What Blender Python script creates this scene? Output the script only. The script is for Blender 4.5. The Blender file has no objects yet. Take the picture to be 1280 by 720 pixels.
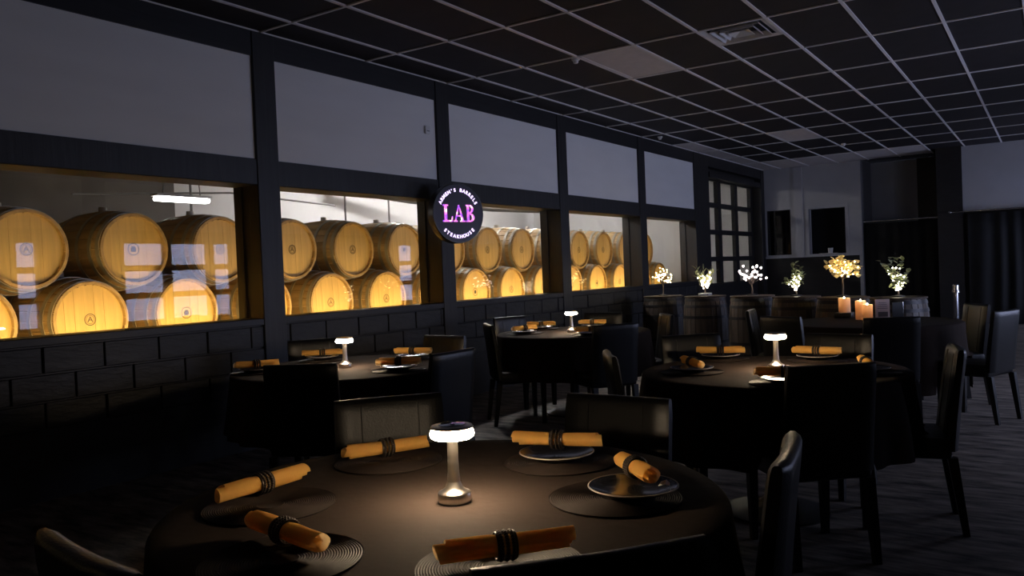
import bpy, bmesh, math, random
from mathutils import Vector, Matrix
PI = math.pi
random.seed(7)
scene = bpy.context.scene
C = scene.collection

# ------------------------------------------------------------------ camera
cam = bpy.data.cameras.new('camera'); co = bpy.data.objects.new('camera', cam); C.objects.link(co)
right = Vector((0.83097, 0.55484, -0.04054)); down = Vector((-0.02302, -0.03852, -0.99899)); fwd = Vector((-0.55584, 0.83107, -0.01923))
m = Matrix((right, -down, -fwd)).transposed().to_4x4(); m.translation = Vector((5.34, 0, 1.33))
co.matrix_world = m
cam.sensor_width = 36; cam.lens = 1014.05 / 1280 * 36; cam.clip_end = 100; cam.clip_start = 0.02
scene.camera = co
# ------------------------------------------------------------------ world: dusk sky, seen through the windows of the right wall
w = bpy.data.worlds.new('dusk'); scene.world = w; w.use_nodes = True
bg = w.node_tree.nodes['Background']; bg.inputs[0].default_value = (0.55, 0.62, 0.95, 1); bg.inputs[1].default_value = 11.0
RIGHT_WINDOWS = [(6.10, 6.55), (7.85, 10.55), (14.9, 17.3)]  # last opening is an added window that brings sky light to the far end
for y0, y1 in RIGHT_WINDOWS:                          # portals guide the sky light in through the windows
    l = bpy.data.lights.new('window_portal', 'AREA'); l.shape = 'RECTANGLE'; l.size = 1.45; l.size_y = y1 - y0; l.cycles.is_portal = True
    lo = bpy.data.objects.new('window_portal', l); C.objects.link(lo); lo.location = (7.72, (y0 + y1) / 2, 1.42); lo.rotation_euler = (0, PI / 2, 0)
vs = scene.view_settings
scene.display_settings.display_device = 'sRGB'
vs.view_transform = 'Standard'; vs.look = 'None'; vs.exposure = 0.0; vs.gamma = 1.0; vs.use_curve_mapping = False

# ------------------------------------------------------------------ materials
def mat(name, col, rough=0.6, metal=0.0, var=0.0, scale=(8, 8, 8), bump=0.0, bscale=None, spec=0.5, emit=None, estr=0.0, coat=0.0, sheen=0.0, trans=0.0):
    mt = bpy.data.materials.new(name); mt.use_nodes = True
    nt = mt.node_tree; b = nt.nodes['Principled BSDF']
    b.inputs['Base Color'].default_value = (*col, 1); b.inputs['Roughness'].default_value = rough; b.inputs['Metallic'].default_value = metal
    b.inputs['Specular IOR Level'].default_value = spec; b.inputs['Coat Weight'].default_value = coat; b.inputs['Sheen Weight'].default_value = sheen
    b.inputs['Transmission Weight'].default_value = trans
    if emit: b.inputs['Emission Color'].default_value = (*emit, 1); b.inputs['Emission Strength'].default_value = estr
    if var or bump:
        tc = nt.nodes.new('ShaderNodeTexCoord'); mp = nt.nodes.new('ShaderNodeMapping'); mp.inputs['Scale'].default_value = scale
        nz = nt.nodes.new('ShaderNodeTexNoise'); nz.inputs['Scale'].default_value = 1.0; nz.inputs['Detail'].default_value = 5
        nt.links.new(tc.outputs['Object'], mp.inputs[0]); nt.links.new(mp.outputs[0], nz.inputs[0])
        if var:
            rp = nt.nodes.new('ShaderNodeValToRGB')
            rp.color_ramp.elements[0].color = (*[c * (1 - var) for c in col], 1); rp.color_ramp.elements[0].position = 0.3
            rp.color_ramp.elements[1].color = (*[min(1, c * (1 + var)) for c in col], 1); rp.color_ramp.elements[1].position = 0.7
            nt.links.new(nz.outputs[0], rp.inputs[0]); nt.links.new(rp.outputs[0], b.inputs['Base Color'])
        if bump:
            bp = nt.nodes.new('ShaderNodeBump'); bp.inputs['Strength'].default_value = bump; bp.inputs['Distance'].default_value = 0.01
            src = nz
            if bscale:
                src = nt.nodes.new('ShaderNodeTexNoise'); src.inputs['Scale'].default_value = bscale; src.inputs['Detail'].default_value = 3
                nt.links.new(tc.outputs['Object'], src.inputs[0])
            nt.links.new(src.outputs[0], bp.inputs['Height']); nt.links.new(bp.outputs[0], b.inputs['Normal'])
    return mt
def glass_mat(name, refl=1.0, tint=(1, 1, 1), ior=1.5):
    mt = bpy.data.materials.new(name); mt.use_nodes = True; nt = mt.node_tree; nt.nodes.clear()
    o = nt.nodes.new('ShaderNodeOutputMaterial'); mx = nt.nodes.new('ShaderNodeMixShader'); t = nt.nodes.new('ShaderNodeBsdfTransparent'); g = nt.nodes.new('ShaderNodeBsdfGlossy')
    t.inputs[0].default_value = (*tint, 1); g.inputs['Roughness'].default_value = 0.0
    fr = nt.nodes.new('ShaderNodeFresnel'); ge = nt.nodes.new('ShaderNodeNewGeometry'); ir = nt.nodes.new('ShaderNodeMapRange')
    ir.inputs['To Min'].default_value = ior; ir.inputs['To Max'].default_value = 1 / ior      # same fresnel on both faces of the thin pane
    nt.links.new(ge.outputs['Backfacing'], ir.inputs[0]); nt.links.new(ir.outputs[0], fr.inputs[0])
    mu = nt.nodes.new('ShaderNodeMath'); mu.operation = 'MULTIPLY'; mu.inputs[1].default_value = refl; mu.use_clamp = True
    nt.links.new(fr.outputs[0], mu.inputs[0]); nt.links.new(mu.outputs[0], mx.inputs[0])
    nt.links.new(t.outputs[0], mx.inputs[1]); nt.links.new(g.outputs[0], mx.inputs[2]); nt.links.new(mx.outputs[0], o.inputs[0])
    return mt
def emit_mat(name, col, s):
    mt = bpy.data.materials.new(name); mt.use_nodes = True; nt = mt.node_tree; nt.nodes.clear()
    o = nt.nodes.new('ShaderNodeOutputMaterial'); e = nt.nodes.new('ShaderNodeEmission'); e.inputs[0].default_value = (*col, 1); e.inputs[1].default_value = s
    nt.links.new(e.outputs[0], o.inputs[0]); return mt
def translucent_mat(name, col, k=0.5, tcol=None):
    mt = bpy.data.materials.new(name); mt.use_nodes = True; nt = mt.node_tree; nt.nodes.clear()
    o = nt.nodes.new('ShaderNodeOutputMaterial'); mx = nt.nodes.new('ShaderNodeMixShader'); d = nt.nodes.new('ShaderNodeBsdfDiffuse'); t = nt.nodes.new('ShaderNodeBsdfTranslucent')
    d.inputs[0].default_value = (*col, 1); t.inputs[0].default_value = (*(tcol or col), 1); mx.inputs[0].default_value = k
    nt.links.new(d.outputs[0], mx.inputs[1]); nt.links.new(t.outputs[0], mx.inputs[2]); nt.links.new(mx.outputs[0], o.inputs[0]); return mt

M = {}
M['black_paint'] = mat('black_paint', (0.013, 0.012, 0.013), 0.5, var=0.25, scale=(6, 3, 30), bump=0.15, spec=0.45)
M['post_paint'] = mat('post_paint', (0.016, 0.0145, 0.015), 0.5, var=0.3, scale=(30, 30, 2), bump=0.25, spec=0.45)
M['brick'] = mat('brick_black', (0.010, 0.0098, 0.0105), 0.55, var=0.4, scale=(12, 6, 22), bump=0.9, spec=0.5)
M['white_panel'] = mat('white_panel', (0.78, 0.78, 0.79), 0.75, var=0.03, scale=(2, 1.2, 5), bump=0.03)
M['grey_wall'] = mat('grey_wall', (0.40, 0.40, 0.42), 0.8, var=0.04, scale=(3, 3, 3))
M['tile'] = mat('ceiling_tile_black', (0.017, 0.014, 0.016), 0.7, var=0.25, scale=(5, 5, 5), bump=0.2, bscale=90, spec=0.4)
M['tile_white'] = mat('ceiling_tile_white', (0.60, 0.56, 0.56), 0.8, var=0.06, scale=(9, 9, 9))
M['grid'] = mat('grid_white', (0.72, 0.70, 0.72), 0.5)
M['white_metal'] = mat('white_metal', (0.6, 0.59, 0.6), 0.45)
M['duct'] = mat('duct_dark', (0.02, 0.02, 0.022), 0.7)
M['floor'] = None
M['leather'] = mat('black_leather', (0.007, 0.0066, 0.0068), 0.36, var=0.2, scale=(10, 10, 10), bump=0.12, bscale=160, spec=0.38)
M['seam'] = mat('leather_seam', (0.008, 0.008, 0.008), 0.5)
M['chair_leg'] = mat('chair_leg_wood', (0.008, 0.007, 0.007), 0.4)
M['cloth'] = mat('black_tablecloth', (0.026, 0.0175, 0.0135), 0.9, var=0.15, scale=(3, 3, 3), bump=0.25, bscale=14, spec=0.12)
M['table_wood'] = mat('table_wood', (0.12, 0.08, 0.05), 0.6, var=0.2, scale=(3, 30, 3))
M['napkin'] = translucent_mat('gold_napkin', (0.80, 0.46, 0.12), 0.42, tcol=(0.95, 0.72, 0.38))
nt = M['napkin'].node_tree; nz = nt.nodes.new('ShaderNodeTexNoise'); nz.inputs['Scale'].default_value = 38; nz.inputs['Detail'].default_value = 4; bp = nt.nodes.new('ShaderNodeBump'); bp.inputs['Strength'].default_value = 0.5; bp.inputs['Distance'].default_value = 0.004
tc = nt.nodes.new('ShaderNodeTexCoord'); nt.links.new(tc.outputs['Object'], nz.inputs[0]); nt.links.new(nz.outputs[0], bp.inputs['Height'])
for nd in nt.nodes:
    if nd.type in ('BSDF_DIFFUSE', 'BSDF_TRANSLUCENT'): nt.links.new(bp.outputs[0], nd.inputs['Normal'])
M['ring'] = mat('ring_dark_metal', (0.05, 0.04, 0.035), 0.3, metal=0.7)
M['placemat'] = mat('placemat_brown', (0.022, 0.015, 0.012), 0.62, var=0.2, scale=(30, 30, 30), spec=0.25)
M['plate'] = mat('black_plate', (0.012, 0.012, 0.013), 0.2, spec=0.6, coat=0.3)
M['plate_rim'] = mat('plate_rim_pale', (0.34, 0.29, 0.25), 0.3)
M['steel'] = mat('brushed_steel', (0.62, 0.58, 0.53), 0.28, metal=1.0, var=0.06, scale=(200, 200, 4))
M['chrome'] = mat('chrome', (0.6, 0.6, 0.62), 0.18, metal=1.0)
M['lamp_glow'] = emit_mat('lamp_glow', (1.0, 0.76, 0.50), 150)
M['lamp_top'] = mat('lamp_top_glass', (0.10, 0.08, 0.12), 0.12, metal=0.6, coat=1.0)
M['stave'] = mat('oak_stave', (0.44, 0.29, 0.13), 0.6, var=0.22, scale=(18, 18, 1.6), bump=0.08)
M['head'] = mat('oak_head', (0.66, 0.45, 0.17), 0.55, var=0.10, scale=(26, 2.2, 5), bump=0.05)
M['hoop'] = mat('galvanised_hoop', (0.42, 0.38, 0.30), 0.42, metal=0.65, var=0.12, scale=(6, 6, 6))
M['emblem'] = mat('emblem_ink', (0.07, 0.05, 0.03), 0.7)
M['bung'] = mat('bung_silicone', (0.55, 0.50, 0.42), 0.5)
M['dark_stave'] = mat('dark_stave', (0.060, 0.042, 0.030), 0.5, var=0.45, scale=(16, 16, 2.0), bump=0.25)
M['dark_hoop'] = mat('dark_hoop', (0.03, 0.028, 0.028), 0.45, metal=0.6)
M['wood'] = mat('plinth_wood', (0.2, 0.14, 0.08), 0.7, var=0.2, scale=(3, 20, 20))
M['back_wall'] = mat('cellar_wall_white', (0.74, 0.73, 0.72), 0.8, var=0.04, scale=(1.5, 1.5, 1.5))
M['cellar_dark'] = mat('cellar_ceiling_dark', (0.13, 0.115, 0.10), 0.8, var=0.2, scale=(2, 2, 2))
M['concrete'] = mat('cellar_floor', (0.22, 0.21, 0.2), 0.8, var=0.2, scale=(3, 3, 3))
M['tube'] = emit_mat('fluorescent', (1.0, 0.97, 0.92), 14)
M['tube_bright'] = emit_mat('fluorescent_bright', (1.0, 0.97, 0.95), 150)
M['led_strip'] = emit_mat('led_strip', (1.0, 0.68, 0.23), 38)
M['pipe'] = mat('cellar_pipe', (0.2, 0.19, 0.18), 0.5, metal=0.4)
M['glass'] = glass_mat('window_glass', 0.40)
M['glass_thin'] = glass_mat('door_glass', 0.8)
M['hatch_glass'] = glass_mat('hatch_glass', 1.2, (0.5, 0.5, 0.55))
M['plastic'] = translucent_mat('plastic_sheet', (0.78, 0.77, 0.76), 0.45)
M['curtain'] = mat('black_curtain', (0.005, 0.005, 0.0055), 0.85, var=0.2, scale=(8, 8, 2))
M['sign_face'] = mat('sign_face', (0.022, 0.014, 0.038), 0.45)
M['sign_rim'] = mat('sign_rim', (0.012, 0.010, 0.016), 0.35)
M['sign_text'] = emit_mat('sign_text', (0.78, 0.62, 1.0), 2.2)
M['wax'] = translucent_mat('candle_wax', (0.96, 0.78, 0.58), 0.55)
M['flame'] = emit_mat('flame', (1.0, 0.72, 0.40), 240)
M['card'] = mat('card_paper', (0.82, 0.66, 0.66), 0.7)
M['card_print'] = mat('card_print', (0.16, 0.13, 0.14), 0.7)
M['black_plastic'] = mat('black_plastic', (0.015, 0.015, 0.016), 0.3)
M['white_plastic'] = mat('white_plastic', (0.72, 0.72, 0.72), 0.4)
M['bark'] = mat('tree_bark', (0.16, 0.12, 0.09), 0.8, var=0.3, scale=(40, 40, 10))
M['leaf'] = mat('leaf_green', (0.34, 0.38, 0.20), 0.6, var=0.3, scale=(30, 30, 30), sheen=0.1)
M['fern'] = mat('fern_green', (0.45, 0.46, 0.24), 0.6, var=0.3, scale=(30, 30, 30))
M['petal'] = translucent_mat('petal_cream', (0.88, 0.76, 0.48), 0.5)
M['bulb_warm'] = emit_mat('bulb_warm', (1.0, 0.80, 0.42), 22)
M['bulb_white'] = emit_mat('bulb_white', (1.0, 0.90, 0.68), 24)
M['bulb_pink'] = emit_mat('bulb_pink', (1.0, 0.84, 0.82), 14)
M['trim_grey'] = mat('trim_grey', (0.40, 0.40, 0.43), 0.6)
M['dark_room'] = mat('dark_room', (0.02, 0.02, 0.025), 0.9)
# LAB letters: printed galaxy of violet, pink and white, backlit
mt = bpy.data.materials.new('galaxy_letter'); mt.use_nodes = True; nt = mt.node_tree; nt.nodes.clear()
o_ = nt.nodes.new('ShaderNodeOutputMaterial'); e_ = nt.nodes.new('ShaderNodeEmission'); tc = nt.nodes.new('ShaderNodeTexCoord'); nz = nt.nodes.new('ShaderNodeTexNoise'); rp = nt.nodes.new('ShaderNodeValToRGB')
nz.inputs['Scale'].default_value = 22; nz.inputs['Detail'].default_value = 3
cr = rp.color_ramp; cr.elements[0].position = 0.33; cr.elements[0].color = (0.20, 0.06, 0.75, 1); cr.elements[1].position = 0.68; cr.elements[1].color = (1, 0.9, 1, 1)
q = cr.elements.new(0.46); q.color = (0.55, 0.12, 0.85, 1); q = cr.elements.new(0.56); q.color = (0.95, 0.22, 0.62, 1)
e_.inputs[1].default_value = 1.5
nt.links.new(tc.outputs['Object'], nz.inputs[0]); nt.links.new(nz.outputs[0], rp.inputs[0]); nt.links.new(rp.outputs[0], e_.inputs[0]); nt.links.new(e_.outputs[0], o_.inputs[0])
M['galaxy'] = mt
# floor: dark streaky planked vinyl
mt = bpy.data.materials.new('floor_streaky'); mt.use_nodes = True; nt = mt.node_tree; b_ = nt.nodes['Principled BSDF']
tc = nt.nodes.new('ShaderNodeTexCoord'); mp = nt.nodes.new('ShaderNodeMapping'); mp.inputs['Scale'].default_value = (3.2, 13, 1); mp.inputs['Rotation'].default_value = (0, 0, 0.12)
n1 = nt.nodes.new('ShaderNodeTexNoise'); n1.inputs['Scale'].default_value = 1.0; n1.inputs['Detail'].default_value = 6; n1.inputs['Roughness'].default_value = 0.65
rp = nt.nodes.new('ShaderNodeValToRGB'); rp.color_ramp.elements[0].position = 0.36; rp.color_ramp.elements[0].color = (0.026, 0.022, 0.018, 1); rp.color_ramp.elements[1].position = 0.66; rp.color_ramp.elements[1].color = (0.36, 0.30, 0.25, 1)
bp = nt.nodes.new('ShaderNodeBump'); bp.inputs['Strength'].default_value = 0.35; bp.inputs['Distance'].default_value = 0.006
nt.links.new(tc.outputs['Object'], mp.inputs[0]); nt.links.new(mp.outputs[0], n1.inputs[0]); nt.links.new(n1.outputs[0], rp.inputs[0]); nt.links.new(rp.outputs[0], b_.inputs['Base Color'])
nt.links.new(n1.outputs[0], bp.inputs['Height']); nt.links.new(bp.outputs[0], b_.inputs['Normal']); b_.inputs['Roughness'].default_value = 0.6
M['floor'] = mt

# ------------------------------------------------------------------ mesh helpers
def mesh_from(bm, name):
    bmesh.ops.recalc_face_normals(bm, faces=bm.faces)
    me = bpy.data.meshes.new(name); bm.to_mesh(me); bm.free(); return me
def smooth(me, ang=None):
    for p in me.polygons: p.use_smooth = True
    if ang is not None:
        try: me.set_sharp_from_angle(angle=math.radians(ang))
        except Exception: pass
    return me
def link(name, me, material=None, parent=None, loc=None, rot=None):
    o = bpy.data.objects.new(name, me); C.objects.link(o)
    if material is not None and me is not None and len(me.materials) == 0: me.materials.append(material)
    if parent is not None: o.parent = parent
    if loc is not None: o.location = loc
    if rot is not None: o.rotation_euler = rot
    return o
def empty(name, loc=(0, 0, 0), rz=0.0, rot=None):
    o = bpy.data.objects.new(name, None); C.objects.link(o); o.location = loc; o.rotation_euler = rot if rot else (0, 0, rz); o.empty_display_size = 0.1; return o
def tag(o, label, cat, group=None):
    o['label'] = label; o['category'] = cat
    if group: o['group'] = group
    return o
def struct(o, label=None):
    o['kind'] = 'structure'
    if label: o['label'] = label
    return o
def box_bm(bm, lo, hi, bev=0.0, seg=2):
    r = bmesh.ops.create_cube(bm, size=1.0); vs_ = r['verts']
    s = [hi[i] - lo[i] for i in range(3)]; c = [(hi[i] + lo[i]) / 2 for i in range(3)]
    for v in vs_: v.co = Vector((v.co.x * s[0] + c[0], v.co.y * s[1] + c[1], v.co.z * s[2] + c[2]))
    if bev:
        es = {e for v in vs_ for e in v.link_edges}
        bmesh.ops.bevel(bm, geom=list(es), offset=bev, segments=seg, affect='EDGES', profile=0.5)
def box(name, lo, hi, material, parent=None, bev=0.0, seg=2):
    bm = bmesh.new(); box_bm(bm, lo, hi, bev, seg); me = mesh_from(bm, name)
    if bev: smooth(me, 40)
    return link(name, me, material, parent)
def lathe_bm(bm, prof, n=32, axis='z'):
    rings = []
    for r, z in prof:
        if r < 1e-6: rings.append([bm.verts.new((0, 0, z))])
        else: rings.append([bm.verts.new((r * math.cos(2 * PI * i / n), r * math.sin(2 * PI * i / n), z)) for i in range(n)])
    for a, b in zip(rings, rings[1:]):
        for i in range(n):
            j = (i + 1) % n
            if len(a) == 1 and len(b) == 1: continue
            if len(a) == 1: bm.faces.new((a[0], b[i], b[j]))
            elif len(b) == 1: bm.faces.new((a[i], a[j], b[0]))
            else: bm.faces.new((a[i], a[j], b[j], b[i]))
def lathe_me(name, prof, n=32, ang=40):
    bm = bmesh.new(); lathe_bm(bm, prof, n); return smooth(mesh_from(bm, name), ang)
def tube_bm(bm, pts, rad, n=6, cap=True):
    pts = [Vector(p) for p in pts]; rings = []
    for i, p in enumerate(pts):
        t = (pts[min(i + 1, len(pts) - 1)] - pts[max(i - 1, 0)]).normalized()
        a = t.orthogonal().normalized() if i == 0 else (a - t * a.dot(t)).normalized()
        b = t.cross(a); r = rad[i] if isinstance(rad, (list, tuple)) else rad
        rings.append([bm.verts.new(p + (a * math.cos(2 * PI * k / n) + b * math.sin(2 * PI * k / n)) * r) for k in range(n)])
    for x, y in zip(rings, rings[1:]):
        for k in range(n): bm.faces.new((x[k], x[(k + 1) % n], y[(k + 1) % n], y[k]))
    if cap: bm.faces.new(rings[0][::-1]); bm.faces.new(rings[-1])
def ball_bm(bm, c, r, sub=1):
    bmesh.ops.create_icosphere(bm, subdivisions=sub, radius=r, matrix=Matrix.Translation(c))
def copy_tree(o, parent=None):
    c = o.copy(); C.objects.link(c); c.parent = parent
    for ch in list(o.children): copy_tree(ch, c)
    return c

# ------------------------------------------------------------------ setting: room shell
H = 3.36; XR = 7.5; Y0 = -3.0; YF = 18.2
fl = struct(box('floor', (0, Y0, -0.1), (XR + 0.3, 20.2, 0), M['floor']), 'dark streaky floor of the dining room')
# ceiling: slab with black lay-in tiles and a white grid
ceil = struct(box('ceiling', (-0.3, Y0, H + 0.06), (XR + 0.3, 20.2, H + 0.16), M['duct']), 'black tiled drop ceiling with white grid')
xs = [0.0] + [0.394 + 0.599 * k for k in range(12)] + [XR]
ys = [Y0] + [5.65 + 1.222 * k for k in range(-7, 10)] + [YF]
tile_cache = {}
def tile(x0, x1, y0, y1, mname):
    key = (round(x1 - x0, 3), round(y1 - y0, 3), mname)
    if key not in tile_cache:
        bm = bmesh.new(); dx = (x1 - x0) / 2 - 0.004; dy = (y1 - y0) / 2 - 0.004
        box_bm(bm, (-dx, -dy, 0), (dx, dy, 0.015)); me = mesh_from(bm, 'ceiling_tile'); me.materials.append(M[mname]); tile_cache[key] = me
    return link('ceiling_tile', tile_cache[key], None, ceil, ((x0 + x1) / 2, (y0 + y1) / 2, H + 0.012))
for i in range(len(xs) - 1):
    for j in range(len(ys) - 1):
        x0, x1, y0, y1 = xs[i], xs[i + 1], ys[j], ys[j + 1]
        xm, ym = (x0 + x1) / 2, (y0 + y1) / 2
        if abs(xm - 3.09) < 0.1 and y0 < 7 < y1:           # cell shared by the square air vent and half a tile
            tile(x0, x1, y0 + 0.61, y1, 'tile'); VENT = (xm, y0 + 0.305); continue
        white = (i == 0 and y0 > 12.2) or (j == len(ys) - 2 and xm < 3.3)
        if abs(xm - 1.892) < 0.1 and y0 < 7.4 < y1: PANEL1 = (x0, x1, y0, y1); continue
        if abs(xm - 1.892) < 0.1 and y0 < 13.6 < y1: PANEL2 = (x0, x1, y0, y1); continue
        tile(x0, x1, y0, y1, 'tile_white' if white else 'tile')
def tbar(lo, hi):
    bm = bmesh.new(); box_bm(bm, lo, hi); box_bm(bm, ((lo[0] + hi[0]) / 2 - 0.002 if hi[0] - lo[0] < 0.1 else lo[0], (lo[1] + hi[1]) / 2 - 0.002 if hi[1] - lo[1] < 0.1 else lo[1], H + 0.012),
        ((lo[0] + hi[0]) / 2 + 0.002 if hi[0] - lo[0] < 0.1 else hi[0], (lo[1] + hi[1]) / 2 + 0.002 if hi[1] - lo[1] < 0.1 else hi[1], H + 0.05))
    link('grid_bar', mesh_from(bm, 'grid_bar'), M['grid'], ceil)
for x in xs[1:-1]: tbar((x - 0.013, Y0, H), (x + 0.013, YF, H + 0.012))
for y in ys[1:-1]: tbar((0.02, y - 0.011, H + 0.0005), (XR, y + 0.011, H + 0.0115))
tbar((0.0, Y0, H + 0.001), (0.02, YF, H + 0.012))
# ceiling fixtures
def ceiling_panel(r, label):
    t = empty('ceiling_light', ((r[0] + r[1]) / 2, (r[2] + r[3]) / 2, H)); tag(t, label, 'ceiling light')
    dx, dy = (r[1] - r[0]) / 2 - 0.014, (r[3] - r[2]) / 2 - 0.012
    bm = bmesh.new()
    for lo, hi in (((-dx, -dy, 0.002), (-dx + 0.02, dy, 0.03)), ((dx - 0.02, -dy, 0.002), (dx, dy, 0.03)), ((-dx, -dy, 0.002), (dx, -dy + 0.02, 0.03)), ((-dx, dy - 0.02, 0.002), (dx, dy, 0.03))): box_bm(bm, lo, hi)
    link('frame', mesh_from(bm, 'frame'), M['white_metal'], t)
    box('diffuser', (-dx + 0.015, -dy + 0.015, 0.008), (dx - 0.015, dy - 0.015, 0.014), M['tile_white'], t)
ceiling_panel(PANEL1, 'unlit white ceiling light panel beside the square air vent')
ceiling_panel(PANEL2, 'unlit dim ceiling light panel over the row of dark barrels')
v = empty('air_vent', (VENT[0], VENT[1], H)); tag(v, 'white square louvred air vent in the black tile ceiling', 'vent')
link('duct', mesh_from((lambda bm: (box_bm(bm, (-0.28, -0.29, 0.045), (0.28, 0.29, 0.055)), bm)[1])(bmesh.new()), 'duct'), M['duct'], v)
for k, (a, z0, z1, wd) in enumerate(((0.29, 0.0, 0.012, 0.05), (0.215, -0.006, 0.03, 0.028), (0.15, -0.006, 0.03, 0.028), (0.09, -0.006, 0.03, 0.09))):
    bm = bmesh.new(); ri = max(a - wd, 0.0); prof = [(a, z0), (ri + 1e-4, z1), (ri + 1e-4, z1 + 0.006), (a, z0 + 0.006)]
    rings = [[bm.verts.new((r * sx, r * sy, z)) for sx, sy in ((-1, -1), (1, -1), (1, 1), (-1, 1))] for r, z in prof]
    for p, q in zip(rings, rings[1:] + rings[:1]):
        for n in range(4): bm.faces.new((p[n], p[(n + 1) % 4], q[(n + 1) % 4], q[n]))
    link('louvre', mesh_from(bm, 'louvre'), M['white_metal'], v)
def sprinkler(x, y, label):
    t = empty('ceiling_sensor', (x, y, H)); tag(t, label, 'sensor')
    link('base', lathe_me('base', [(0, 0.012), (0.04, 0.012), (0.04, -0.004), (0.03, -0.010), (0, -0.010)], 20), M['white_plastic'], t)
    link('dome', lathe_me('dome', [(0.024, -0.009), (0.026, -0.022), (0.020, -0.034), (0.0, -0.04)], 20), M['white_plastic'], t)
sprinkler(1.54, 6.95, 'small white dome sensor at the corner of the unlit ceiling panel')
sprinkler(0.23, 12.0, 'small white dome sensor near the window wall end of the white ceiling strip')
sprinkler(2.29, 15.3, 'small white dome sensor between the dim ceiling panel and the serving hatch')

# left wall with barrel windows
wl = struct(empty('wall_left'), 'black framed wall with white upper panels and barrel windows')
posts = [(-3.0, -2.75), (-0.45, -0.23), (1.92, 2.14), (4.335, 4.56), (6.665, 6.885), (9.16, 9.39), (11.62, 11.86), (13.97, 14.70), (17.96, 18.2)]
for y0, y1 in posts: box('post', (-0.30, y0, 0), (0.02, y1, H), M['post_paint'], wl, 0.006, 1)
box('top_beam', (-0.28, Y0, 3.16), (0.012, YF, H + 0.05), M['black_paint'], wl)
box('middle_rail', (-0.28, Y0, 2.12), (0.012, 13.97, 2.33), M['post_paint'], wl, 0.005, 1)
box('sill', (-0.26, Y0, 0.985), (0.014, 13.97, 1.04), M['black_paint'], wl, 0.005, 1)
box('base_wall', (-0.20, Y0, 0.0), (-0.012, 13.97, 0.99), M['black_paint'], wl)
box('shade_board', (-0.02, Y0, 0.0), (-0.004, 13.97, 0.455), M['black_paint'], wl)  # added plain black board, stands in for the table's shadow low on the block wall
for (a, b), (c, d) in zip(posts[:-2], posts[1:-1]): box('upper_panel', (-0.05, b, 2.33), (-0.004, c, 3.16), M['white_panel'], wl)
bk = {}
def brick(L, y, z):
    if L not in bk:
        bm = bmesh.new(); box_bm(bm, (0, 0, 0), (0.024, L, 0.167), 0.005, 1); me = mesh_from(bm, 'brick'); me.materials.append(M['brick']); bk[L] = me
    link('brick', bk[L], None, wl, (-0.018 + random.uniform(-0.004, 0.004), y, z))
for row in range(3):
    z = 0.985 - 0.177 * (row + 1)
    y = 1.0 - (0.2 if row % 2 else 0)
    while y < 13.9:
        L = 0.392
        brick(L, y, z); y += L + 0.01
for i, ((a, b), (c, d)) in enumerate(zip(posts[1:-2], posts[2:-1])):
    wn = struct(empty('window_%d' % (i + 1), (-0.2, (b + c) / 2, 1.04)))
    hy = (c - b) / 2
    wn['label'] = 'large pane of glass looking onto the lit oak barrels'
    box('pane', (-0.004, -hy, -0.01), (0.004, hy, 1.10), M['glass'], wn)
    for s in (-1, 1): box('glazing_bead', (-0.02, s * hy - 0.014, 0.0), (0.02, s * hy + 0.014, 1.09), M['black_paint'], wn)
# gridded window beyond the barrel windows
gw = struct(empty('window_7', (-0.22, 16.37, 0.91)), 'tall black gridded window beyond the barrel windows')
box('frame', (-0.08, -1.64, -0.91), (0.10, 1.58, 0.02), M['black_paint'], gw)
box('frame', (-0.08, -1.64, 2.10), (0.10, 1.58, 2.35), M['black_paint'], gw)
box('head_trim', (0.10, -1.6, 2.06), (0.235, 1.56, 2.16), M['black_paint'], gw)
cols = [-1.55, -0.55, 0.48, 1.56]
for k, yy in enumerate(cols): box('muntin', (-0.04, yy - 0.10, 0.0), (0.04, yy + 0.09, 2.12), M['black_paint'], gw)
rows = [0.0, 0.52, 1.05, 1.58, 2.10]
for z in rows: box('muntin', (-0.038, -1.64, z - 0.045), (0.038, 1.58, z + 0.045), M['black_paint'], gw)
for a, b in zip(cols, cols[1:]):
    for c, d in zip(rows, rows[1:]): box('pane', (-0.004, a + 0.09, c + 0.04), (0.004, b - 0.10, d - 0.04), M['glass_thin'], gw)
# far wall
wf = struct(empty('wall_far'), 'far wall, pale above black wainscot')
def fbox(n, x0, x1, z0, z1, mt_, y0=YF, y1=YF + 0.2, bev=0): return box(n, (x0, y0, z0), (x1, y1, z1), M[mt_], wf, bev)
fbox('wainscot', -0.3, 1.96, 0, 1.41, 'black_paint')
fbox('upper_wall', -0.3, 0.06, 1.41, H + .05, 'grey_wall'); fbox('upper_wall', 0.06, 0.57, 2.46, H + .05, 'grey_wall'); fbox('upper_wall', 0.06, 0.57, 1.41, 1.47, 'grey_wall')
fbox('upper_wall', 0.57, 0.96, 1.41, H + .05, 'grey_wall'); fbox('upper_wall', 0.96, 1.70, 2.43, H + .05, 'grey_wall'); fbox('upper_wall', 0.96, 1.70, 1.41, 1.46, 'grey_wall'); fbox('upper_wall', 1.70, 1.96, 1.41, H + .05, 'grey_wall')
fbox('corner_board', 0.66, 0.84, 1.41, H, 'trim_grey', YF - 0.03, YF)
fbox('casing', 0.90, 0.96, 1.44, 2.49, 'trim_grey', YF - 0.02, YF + 0.05); fbox('casing', 1.70, 1.76, 1.44, 2.49, 'trim_grey', YF - 0.02, YF + 0.05); fbox('casing', 0.96, 1.70, 2.43, 2.49, 'trim_grey', YF - 0.02, YF + 0.05)
fbox('ledge', 0.0, 1.98, 1.40, 1.44, 'trim_grey', YF - 0.05, YF + 0.05)
fbox('hatch_back', -0.3, 1.96, 1.30, 2.6, 'dark_room', YF + 0.9, YF + 1.0)
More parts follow.
